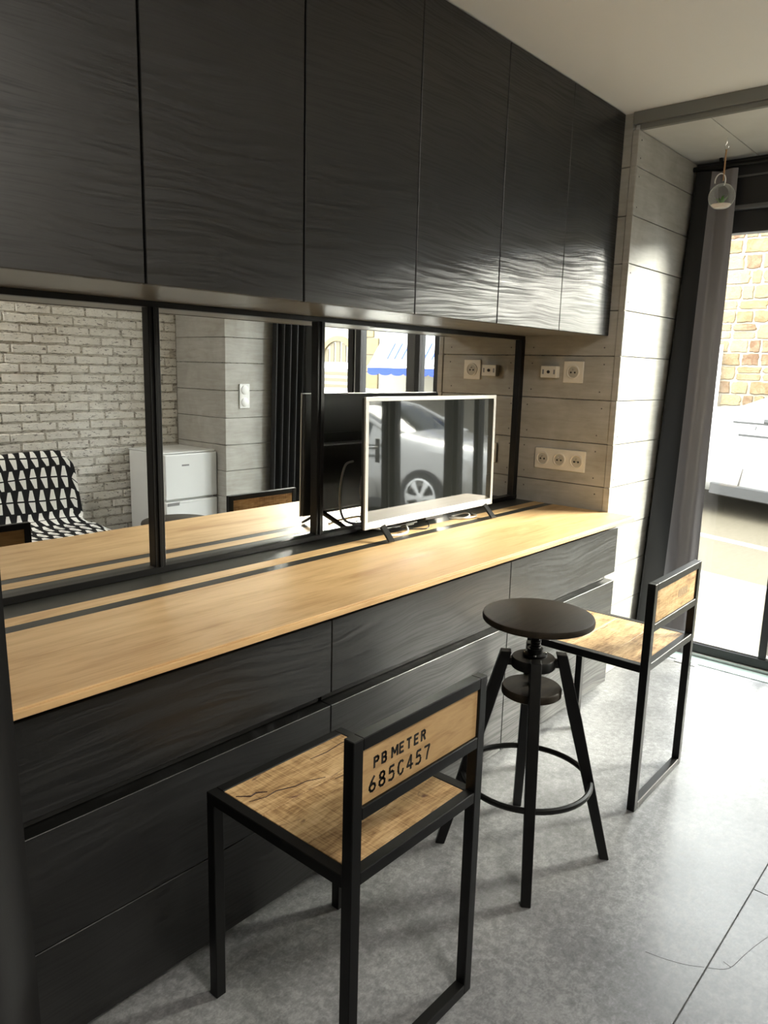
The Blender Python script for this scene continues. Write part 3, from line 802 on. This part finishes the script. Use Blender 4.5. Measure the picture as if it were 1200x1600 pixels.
# ------------------------------------------------------------------ hanging glass bulbs
def glass_orb(cx, cy, cz, r, rz, label):
    t = thing('hanging_terrarium', (cx, cy, cz), label, 'terrarium', 'hanging glass terrariums')
    prof = [(0, -r*.86), (r*.45, -r*.86)] + [(r*math.sin(a), -r*math.cos(a)) for a in [.62 + k*(PI - .80)/14 for k in range(15)]] + [(.006, r*1.16), (.004, r*1.24), (0, r*1.25)]
    mb = MB(); n = 32
    mb.lathe(prof, (0, 0, 0), n)
    # leave a round opening on the side
    keep = []
    od = Vector((math.cos(rz), math.sin(rz), .12)).normalized()
    for f in mb.f:
        c = sum((Vector(mb.v[i]) for i in f), Vector()) / len(f)
        if c.normalized().dot(od) < .80: keep.append(f)
    mb.f = keep
    build(mb, 'glass_bulb', M['orb'], t, smooth=True, local=True)
    a = od.orthogonal().normalized(); b = od.cross(a)
    build(MB().tube([od*(r*.81) + (a*math.cos(k*PI/12) + b*math.sin(k*PI/12))*(r*.585) for k in range(24)], .0022, 6, True), 'rim', M['orb'], t, smooth=True, local=True)
    build(MB().tube([(0, math.cos(k*PI/11 - .2)*.021 + .012, r*1.12 + math.sin(k*PI/11 - .2)*.030 + .004) for k in range(15)], .0024, 6), 'glass_loop', M['white_pl'], t, smooth=True, local=True)
    build(MB().lathe([(0, -r*.85), (r*.44, -r*.85), (r*.70, -r*.66), (r*.74, -r*.58), (0, -r*.50)], (0, 0, 0), 20), 'sand', M['sand'], t, local=True)
    pl = MB(); rr = random.Random(int(cy*1000))
    for k in range(16):
        g = rr.uniform(0, 2*PI); L = rr.uniform(.020, .034); o = Vector((math.cos(g), math.sin(g), 0))
        p0 = o*.004 + Vector((0, 0, -r*.54)); p1 = p0 + o*L*.5 + Vector((0, 0, L*.65)); p2 = p0 + o*L*.9 + Vector((0, 0, L*.95)); s = o.cross(Vector((0, 0, 1)))*.0032
        pl.add([p0 - s, p0 + s, p1 + s*.9, p1 - s*.9, p2], [(0,1,2,3), (3,2,4)])
        pl.add([p0 - s + Vector((0,0,-.001)), p0 + s + Vector((0,0,-.001)), p1 + s*.9 - o*.001, p1 - s*.9 - o*.001, p2], [(3,2,1,0), (4,2,3)])
    build(pl, 'air_plant', M['leaf'], t, local=True)
    top = 2.336 - cz
    build(MB().tube([(0, 0, r*1.2), (.001, .001, (r*1.2 + top)/2), (0, 0, top - .045)], .0032, 6), 'jute_cord', M['jute'], t, smooth=True, local=True)
    build(MB().tube([(0, .0, top), (0, 0, top - .02), (0, .008, top - .032), (0, .004, top - .048), (0, -.006, top - .044), (0, -.008, top - .034)], .0016, 6), 'ceiling_hook', M['chrome'], t, smooth=True, local=True)
    return t
glass_orb(3.405, -.717, 2.108, .052, PI*1.08, 'hanging round glass terrarium with a green air plant, in front of the curtain')
glass_orb(3.582, -.925, 2.045, .052, PI*1.0, 'hanging round glass terrarium cut off by the right edge of the picture')

# ------------------------------------------------------------------ fridge and sofa (seen in the mirror)
fr = thing('fridge', (2.893, -2.52, 0), 'small white two-door fridge standing against the white brick wall', 'fridge')
bx('cabinet', M['white'], fr, 2.692, 3.088, -2.735, -2.350, .02, .796, .004)
bx('top_panel', M['white'], fr, 2.689, 3.091, -2.738, -2.330, .797, .806, .003)
d1 = bx('freezer_door', M['white'], fr, 2.690, 3.090, -2.350, -2.310, .502, .794, .006, seg=2)
d2 = bx('fridge_door', M['white'], fr, 2.690, 3.090, -2.350, -2.310, .03, .486, .006, seg=2)
bx('badge', M['grey_pl'], d1, 2.815, 2.87, -2.3105, -2.309, .716, .726)
bx('handle_recess', M['grey_pl'], d2, 2.70, 2.79, -2.3125, -2.3085, .462, .482, .001)
bx('handle_lip', M['white_pl'], d2, 2.79, 3.08, -2.318, -2.308, .474, .487, .002)
for xx in (2.72, 3.06):
    for yy in (-2.71, -2.37): build(MB().lathe([(0, 0), (.014, 0), (.014, .021), (0, .021)], (xx, yy, 0), 10), 'foot', M['grey_pl'], fr)

sofa = thing('sofa', (1.5, -2.25, 0), 'sofa under a black and white triangle-print cover by the brick wall, seen in the mirror', 'sofa')
x0s, x1s = .80, 2.205
prof = [(-2.700, .30), (-2.705, .70), (-2.690, .795), (-2.650, .828), (-2.600, .826), (-2.560, .795), (-2.535, .72), (-2.50, .60), (-2.465, .48), (-2.43, .445), (-2.36, .432), (-2.2, .43), (-2.0, .428), (-1.86, .42), (-1.815, .39), (-1.80, .33), (-1.80, .16)]
pp = spline([(0, a, b) for a, b in prof], 4)
acc = [0.0]
for a, b in zip(pp, pp[1:]): acc.append(acc[-1] + (b - a).length)
nx = 40; mb = MB(); vs = []; uvs = []
cen = Vector((0, -2.3, .25))
for j, p in enumerate(pp):
    for i in range(nx + 1):
        s = i / nx; x = x0s + (x1s - x0s)*s
        e = min(x - x0s, x1s - x); k = 0
        if e < .06: k = 1 - math.sqrt(max(0, 1 - ((.06 - e)/.06)**2))
        q = p + (cen - p)*(.10*k); q = Vector((x, q.y, q.z + .006*math.sin(9*x + 3*j*.2)*(1 - k)))
        if p.z < .47 and p.y > -2.5: q.x += .02*math.sin(p.y*13)*(s > .97)
        vs.append(q); uvs.append((x, acc[j]))
fs = [(j*(nx+1)+i, j*(nx+1)+i+1, (j+1)*(nx+1)+i+1, (j+1)*(nx+1)+i) for j in range(len(pp)-1) for i in range(nx)]
mb.add(vs, fs)
# end panels
for side in (0, nx):
    ring = [j*(nx+1)+side for j in range(len(pp))]
    mb.f.append(tuple(ring))
cov = build(mb, 'cover', M['pattern'], sofa, smooth=True)
ul = cov.data.uv_layers.new(name='UVMap')
for lp in cov.data.loops: ul.data[lp.index].uv = uvs[lp.vertex_index]
bx('frame', M['frame'], sofa, x0s + .05, x1s - .05, -2.66, -1.84, .08, .20, .004)
for xx in (x0s + .1, x1s - .1):
    for yy in (-2.6, -1.9): bx('foot', M['metal'], sofa, xx - .02, xx + .02, yy - .02, yy + .02, 0, .08, .002)

# ------------------------------------------------------------------ outside: street
def gz(x, y):   # sloping street with a crossfall
    return -.06 + .03*(x - 5.6) + .07*y
def sheet(name, mat, x0, x1, y0, y1, zf, th=.08):
    mb = MB(); c = [(x0, y0), (x1, y0), (x1, y1), (x0, y1)]
    mb.add([(x, y, zf(x, y) - th) for x, y in c] + [(x, y, zf(x, y)) for x, y in c],
           [(0,3,2,1),(4,5,6,7),(0,1,5,4),(1,2,6,5),(2,3,7,6),(3,0,4,7)])
    return structure(mb, name, M[mat])
wz = lambda x, y: -.03 + .055*(y + .5) if y < 9 else 0
sheet('pavement', 'pave', 3.84, 5.42, -16, 8, lambda x, y: -.03 + .062*(y + .45))
kb = setting('kerb', (5.48, 0, -.1))
for k in range(20):
    y = -9.0 + k*.9
    mb = MB(); zf = lambda yy: -.025 + .062*(yy + .45)
    a, b = y + .006, y + .894
    c = [(5.42, a), (5.54, a), (5.54, b), (5.42, b)]
    mb.add([(p, q, zf(q) - .2) for p, q in c] + [(p, q, zf(q)) for p, q in c], [(0,3,2,1),(4,5,6,7),(0,1,5,4),(1,2,6,5),(2,3,7,6),(3,0,4,7)])
    build(mb, 'kerb_stone', M['kerbm'], kb, .006)
sheet('road', 'road', 5.54, 10.3, -16, 8, lambda x, y: gz(x, y) - .03)
sheet('trim_3', 'kerbm', 6.86, 6.98, -16, 8, lambda x, y: gz(x, y) - .026, .01)

# stone house opposite
XS = 10.2
sh = thing('stone_house', (XS, 1.2, 0), 'house wall of golden rubble stone across the street', 'house')
build(MB().box(XS, XS + .5, -3.6, 8, -.5, 3.7), 'wall', M['joint'], sh)
rs_ = random.Random(11)
z = .10; cnt = 0
while z < 3.42:
    hh = rs_.uniform(.12, .20); y = -.25
    while y < 2.1:
        ww = rs_.uniform(.12, .38)
        parts = [(y, y + ww, z, z + hh)]
        if rs_.random() < .22 and hh > .18: parts = [(y, y + ww, z, z + hh*.5), (y, y + ww, z + hh*.5, z + hh)]
        for a, b, c, d in parts:
            g = .006; m = 16; ring = []
            for k in range(m):
                an = 2*PI*k/m; cx_, sz_ = math.cos(an), math.sin(an)
                q = max(abs(cx_), abs(sz_)); q = q**.88
                ring.append(((a+b)/2 + cx_/q*((b-a)/2 - g)*rs_.uniform(.86, 1.04), (c+d)/2 + sz_/q*((d-c)/2 - g)*rs_.uniform(.84, 1.05)))
            cy_, cz_ = (a+b)/2, (c+d)/2; pr_ = rs_.uniform(.012, .03)
            mb = MB(); out = [(XS + .002, p, q) for p, q in ring]; inn = [(XS - pr_*rs_.uniform(.8, 1.1), cy_ + (p-cy_)*.93, cz_ + (q-cz_)*.90) for p, q in ring]
            mb.add(out + inn, [(i, (i+1) % m, m+(i+1) % m, m+i) for i in range(m)] + [tuple(range(m, 2*m))])
            if cnt < 290: build(mb, 'stone', M['stone'], sh)
            cnt += 1
        y += ww
    z += hh
fa = MB().box(XS - .012, XS + .01, 2.4, 8, -.3, 3.7).box(XS - .012, XS + .01, -.26, 2.4, 3.6, 3.7).box(XS - .012, XS + .01, -3.6, -.26, -.5, 3.7)
o = build(fa, 'far_stonework', M['stone_far'], sh); o['kind'] = 'stuff'
dp = thing('downpipe', (XS - .085, 1.36, .1), 'white downpipe on the stone house wall beside the curtain', 'downpipe')
build(MB().tube([(XS - .085, 1.36, .08), (XS - .085, 1.36, 1.77)], .042, 12), 'pipe', M['white_pl'], dp, smooth=True)
for zz in (.5, 1.4): build(MB().lathe([(.042, 0), (.048, 0), (.048, .03), (.042, .03)], (XS - .085, 1.36, zz), 14), 'clip', M['white_pl'], dp)

# pale house with an arched louvred window and a striped awning (seen in the mirror)
ph = thing('rendered_house', (XS, -8, 0), 'pale rendered house across the street with an arched louvred window', 'house')
build(MB().box(XS, XS + .5, -14, -3.6, -1.5, 2.9), 'wall', M['facade'], ph)
for k in range(14):
    zz = -.5 + k*.30; ln = .34 if k % 2 else .22
    bx('quoin', M['quoin'], ph, XS - .03, XS, -7.50, -7.50 + ln, zz, zz + .285, .008)
aw = MB(); rad = .40; cyy, czz = -8.16, 1.44
arch = [(cyy - rad, .1)] + [(cyy - rad*math.cos(a), czz + rad*math.sin(a)) for a in [PI*k/16 for k in range(17)]] + [(cyy + rad, .1)]
w_ = build(MB().prism(arch, XS - .005, XS + .02, 'x'), 'arched_window', M['louvre'], ph)
out = [(cyy - rad - .09, .1)] + [(cyy - (rad+.09)*math.cos(a), czz + (rad+.09)*math.sin(a)) for a in [PI*k/16 for k in range(17)]] + [(cyy + rad + .09, .1)]
for k in range(len(out) - 1):
    (a, b), (c, d), (e, f), (g, h_) = out[k], out[k+1], arch[k+1], arch[k]
    build(MB().prism([(a, b), (c, d), (e, f), (g, h_)], XS - .05, XS + .01, 'x'), 'arch_stone', M['quoin'], ph)
bx('transom', M['white_pl'], w_, XS - .03, XS + .0, cyy - rad, cyy + rad, 1.34, 1.44)
for k in range(5):
    yy = cyy - .30 + k*.15; top = czz + math.sqrt(max(0, rad*rad - (yy-cyy)**2)) - .01
    bx('slat', M['shade_wood'], w_, XS - .02, XS + .0, yy - .05, yy + .05, 1.46, top)
for k in range(9):
    bx('louvre', M['shade_wood'], w_, XS - .02, XS + .0, cyy - .36, cyy + .36, .30 + k*.115, .36 + k*.115)

an = thing('awning', (9.7, -5.75, 1.2), 'white awning with blue stripes and a scalloped blue valance across the street', 'awning')
ya, yb, xf, zf_, zbk = -6.60, -4.6, 9.3, 1.40, 2.55
ns = 14; sw_ = (yb - ya)/ns
for k in range(ns):
    a, b = ya + k*sw_, ya + (k+1)*sw_
    mb = MB().add([(xf, a, zf_), (xf, b, zf_), (XS - .02, b, zbk), (XS - .02, a, zbk), (xf, a, zf_ - .012), (xf, b, zf_ - .012), (XS - .02, b, zbk - .012), (XS - .02, a, zbk - .012)],
                  [(0,1,2,3),(7,6,5,4),(0,4,5,1),(1,5,6,2),(2,6,7,3),(3,7,4,0)])
    build(mb, 'cloth_strip', M['awn_white'], an)
for k in range(9):
    y = -6.28 + k*.15
    mb = MB(); q = lambda tt, yy: (xf + (XS - .02 - xf)*tt, yy, zf_ + (zbk - zf_)*tt + .004)
    p0, p1 = .10, .32
    A = [q(p0, y), q(p0, y + .035), q(p1, y + .035), q(p1, y)]
    mb.add(A + [(x, yy, zz - .006) for x, yy, zz in A], [(0,1,2,3),(7,6,5,4),(0,4,5,1),(1,5,6,2),(2,6,7,3),(3,7,4,0)])
    build(mb, 'blue_stripe', M['awn_blue'], an)
for k in range(8):
    a, b = ya + k*(yb-ya)/8, ya + (k+1)*(yb-ya)/8; m = (a+b)/2; r = (b-a)/2
    poly = [(a, zf_), (b, zf_), (b, zf_ - .10)] + [(m + r*math.cos(g), zf_ - .10 - .045*math.sin(g)) for g in [PI*i/8 for i in range(1, 8)]] + [(a, zf_ - .10)]
    build(MB().prism(poly, xf - .006, xf + .004, 'x'), 'valance', M['awn_blue'], an)
build(MB().tube([(xf, ya, zf_ - .01), (xf, yb, zf_ - .01)], .018, 8), 'front_bar', M['white_pl'], an, smooth=True)

# ------------------------------------------------------------------ outside: parked cars
STN = [  # y, half width, bottom, shoulder z, roof half width, roof z
    (2.10, .52, .34, .58, .42, .62), (2.06, .66, .26, .66, .54, .70), (1.92, .78, .21, .72, .62, .78), (1.65, .84, .20, .80, .68, .86),
    (1.28, .87, .20, .86, .72, .93), (.95, .875, .20, .90, .73, .985), (.78, .88, .20, .915, .73, 1.02), (.45, .88, .20, .93, .69, 1.19),
    (.10, .88, .20, .94, .645, 1.37), (-.15, .88, .20, .945, .62, 1.43), (-.60, .88, .20, .955, .61, 1.465), (-1.15, .87, .20, .97, .60, 1.44),
    (-1.60, .86, .22, .985, .60, 1.36), (-1.88, .84, .24, .99, .62, 1.20), (-2.02, .80, .28, .96, .64, 1.00), (-2.10, .72, .34, .80, .58, .82)]
def interp(st, n=3):
    out = []
    for a, b in zip(st, st[1:]):
        for k in range(n): out.append(tuple(p + (q-p)*k/n for p, q in zip(a, b)))
    return out + [st[-1]]
def ring(s):
    y, w, zb, zs, wt, zt = s
    half = [(w*.88, zb), (w*.985, zb + .10), (w, .56), (w*.99, zs - .10), (w*.955, zs), (wt, zt), (wt*.62, zt + .035), (0, zt + .048)]
    return [Vector((-x, y, z)) for x, z in half] + [Vector((x, y, z)) for x, z in half[-2::-1]]
def make_car(loc, label, slope):
    t = thing('car', (0, 0, 0), label, 'car')
    S = interp(STN, 3); R = [ring(s) for s in S]; n = len(R[0])
    body, side, front, back = MB(), MB(), MB(), MB()
    vs = [p for r in R for p in r]
    for i in range(len(R) - 1):
        ym = (S[i][0] + S[i+1][0]) / 2
        for k in range(n - 1):
            f = (i*n+k, i*n+k+1, (i+1)*n+k+1, (i+1)*n+k); tgt = body
            if k in (4, 9) and -1.60 < ym < .45: tgt = side
            if k in (5, 6, 7, 8) and -.02 < ym < .78: tgt = front
            if k in (5, 6, 7, 8) and -2.02 < ym < -1.62: tgt = back
            tgt.f.append(f)
    body.f += [tuple(range(n))[::-1], tuple((len(R)-1)*n + k for k in range(n))]
    for m_, nm, mt in ((body, 'body', 'paint'), (side, 'side_windows', 'carglass'), (front, 'windscreen', 'carglass'), (back, 'rear_window', 'carglass')):
        used = sorted({i for f in m_.f for i in f}); mp = {a: b for b, a in enumerate(used)}
        m_.v = [tuple(vs[i]) for i in used]; m_.f = [tuple(mp[i] for i in f) for f in m_.f]
        build(m_, nm, M[mt], t, smooth=True, local=True)
    for s in (-1, 1):
        pts = [Vector((s*wt, y, zt + .006)) for y, w, zb, zs, wt, zt in S if -1.9 < y < .86]
        build(MB().tube(pts, .028, 8), 'roof_rail', M['paint'], t, smooth=True, local=True)
        wl = [Vector((s*(w*.955 + .003), y, zs)) for y, w, zb, zs, wt, zt in S if -1.62 < y < .80]
        build(MB().tube(wl, .010, 6), 'window_seal', M['trimblk'], t, smooth=True, local=True)
        for y0, dz in ((-.42, 0), (-1.22, 0)):
            build(MB().bar((s*.845, y0, .94), (s*.625, y0 - .06, 1.45), .07, .012), 'pillar', M['trimblk'], t, local=True)
        for y in (.62, -.42, -1.25):
            build(MB().bar((s*.878, y, .30), (s*.855, y - (.06 if y > 0 else 0), .90), .010, .008), 'door_gap', M['trimblk'], t, local=True)
        build(MB().bar((s*.885, 1.95*.45, .245), (s*.885, -.95, .245), .03, .12), 'sill_trim', M['trimblk'], t, .01, local=True)
        build(MB().bar((s*.884, .70, .80), (s*.884, -.05, .83), .012, .020), 'crease_trim', M['trimblk'], t, local=True)
        for y in (-.28, -1.12):
            build(MB().bar((s*.895, y, .80), (s*.895, y - .18, .80), .02, .03), 'door_handle', M['paint'], t, .006, local=True)
        mm = build(MB().lathe([(0, -.12), (.05, -.105), (.075, -.05), (.08, .02), (.06, .09), (0, .12)], (0, 0, 0), 14, 'x'), 'wing_mirror', M['paint'], t, smooth=True, local=True)
        mm.location = (s*1.0, .44, 1.01); mm.scale = (.95, .75, .95)
        build(MB().bar((s*.90, .46, .95), (s*.97, .45, .97), .05, .03), 'mirror_arm', M['trimblk'], t, local=True)
        build(MB().prism([(1.10, .63), (1.66, .60), (1.98, .58), (1.94, .67), (1.60, .745), (1.25, .735)], 0, .02, 'x'), 'headlamp', M['lamp'], t, local=True)
        hl = t.children[-1]; hl.location = (s*.85 - .01, .06, .03); hl.rotation_euler.z = s*.10
        for y in (1.28, -1.30):
            build(MB().lathe([(.395, 0), (.405, .012), (.36, .016), (.30, .014), (0, .012), (0, 0)], (0, 0, 0), 32, 'x'), 'wheel_arch', M['trimblk'], t, smooth=True, local=True)
            o = t.children[-1]; o.location = (s*.868, y, .335); o.scale = (s, 1, 1)
            ty = build(MB().lathe([(.20, -.20), (.30, -.20), (.322, -.18), (.322, -.02), (.305, .006), (.225, .006), (.205, -.03), (0, -.03), (0, -.20)], (0, 0, 0), 32, 'x'), 'tyre', M['tyre'], t, smooth=True, local=True)
            ty.location = (s*.895, y, .322); ty.scale = (s, 1, 1)
            rim = MB().lathe([(.215, -.02), (.222, .004), (.205, .006), (.195, -.02)], (0, 0, 0), 32, 'x').lathe([(0, .002), (.055, .0), (.06, -.02), (0, -.02)], (0, 0, 0), 16, 'x')
            for k in range(6):
                g = 2*PI*k/6; rim.bar((-.008, .04*math.cos(g), .04*math.sin(g)), (-.006, .205*math.cos(g), .205*math.sin(g)), .018, .055, up=(-math.sin(g)*0 + 1, 0, 0), w2=.072, d2=.014) if False else rim.prism([(.045*math.cos(g-.35), .045*math.sin(g-.35)), (.205*math.cos(g-.20), .205*math.sin(g-.20)), (.205*math.cos(g+.20), .205*math.sin(g+.20)), (.045*math.cos(g+.35), .045*math.sin(g+.35))], -.016, .0, 'x')
            build(rim, 'rim', M['alu'], ty, local=True)
    build(MB().bar((-.45, 2.10, .44), (.45, 2.10, .44), .05, .16), 'grille', M['trimblk'], t, .01, local=True)
    t.location = loc; t.rotation_euler.x = slope
    return t
SL = math.atan(.07)
def car_at(xs, yc, label): return make_car((xs + .88, yc, gz(xs + .9, yc) - .03), label, SL)
car_at(7.8, -.28, 'white car parked across the street, its wing mirror showing through the window')
car_at(6.7, -4.98, 'white car whose front wheel is reflected in the television screen')
print('objects', len(bpy.data.objects))
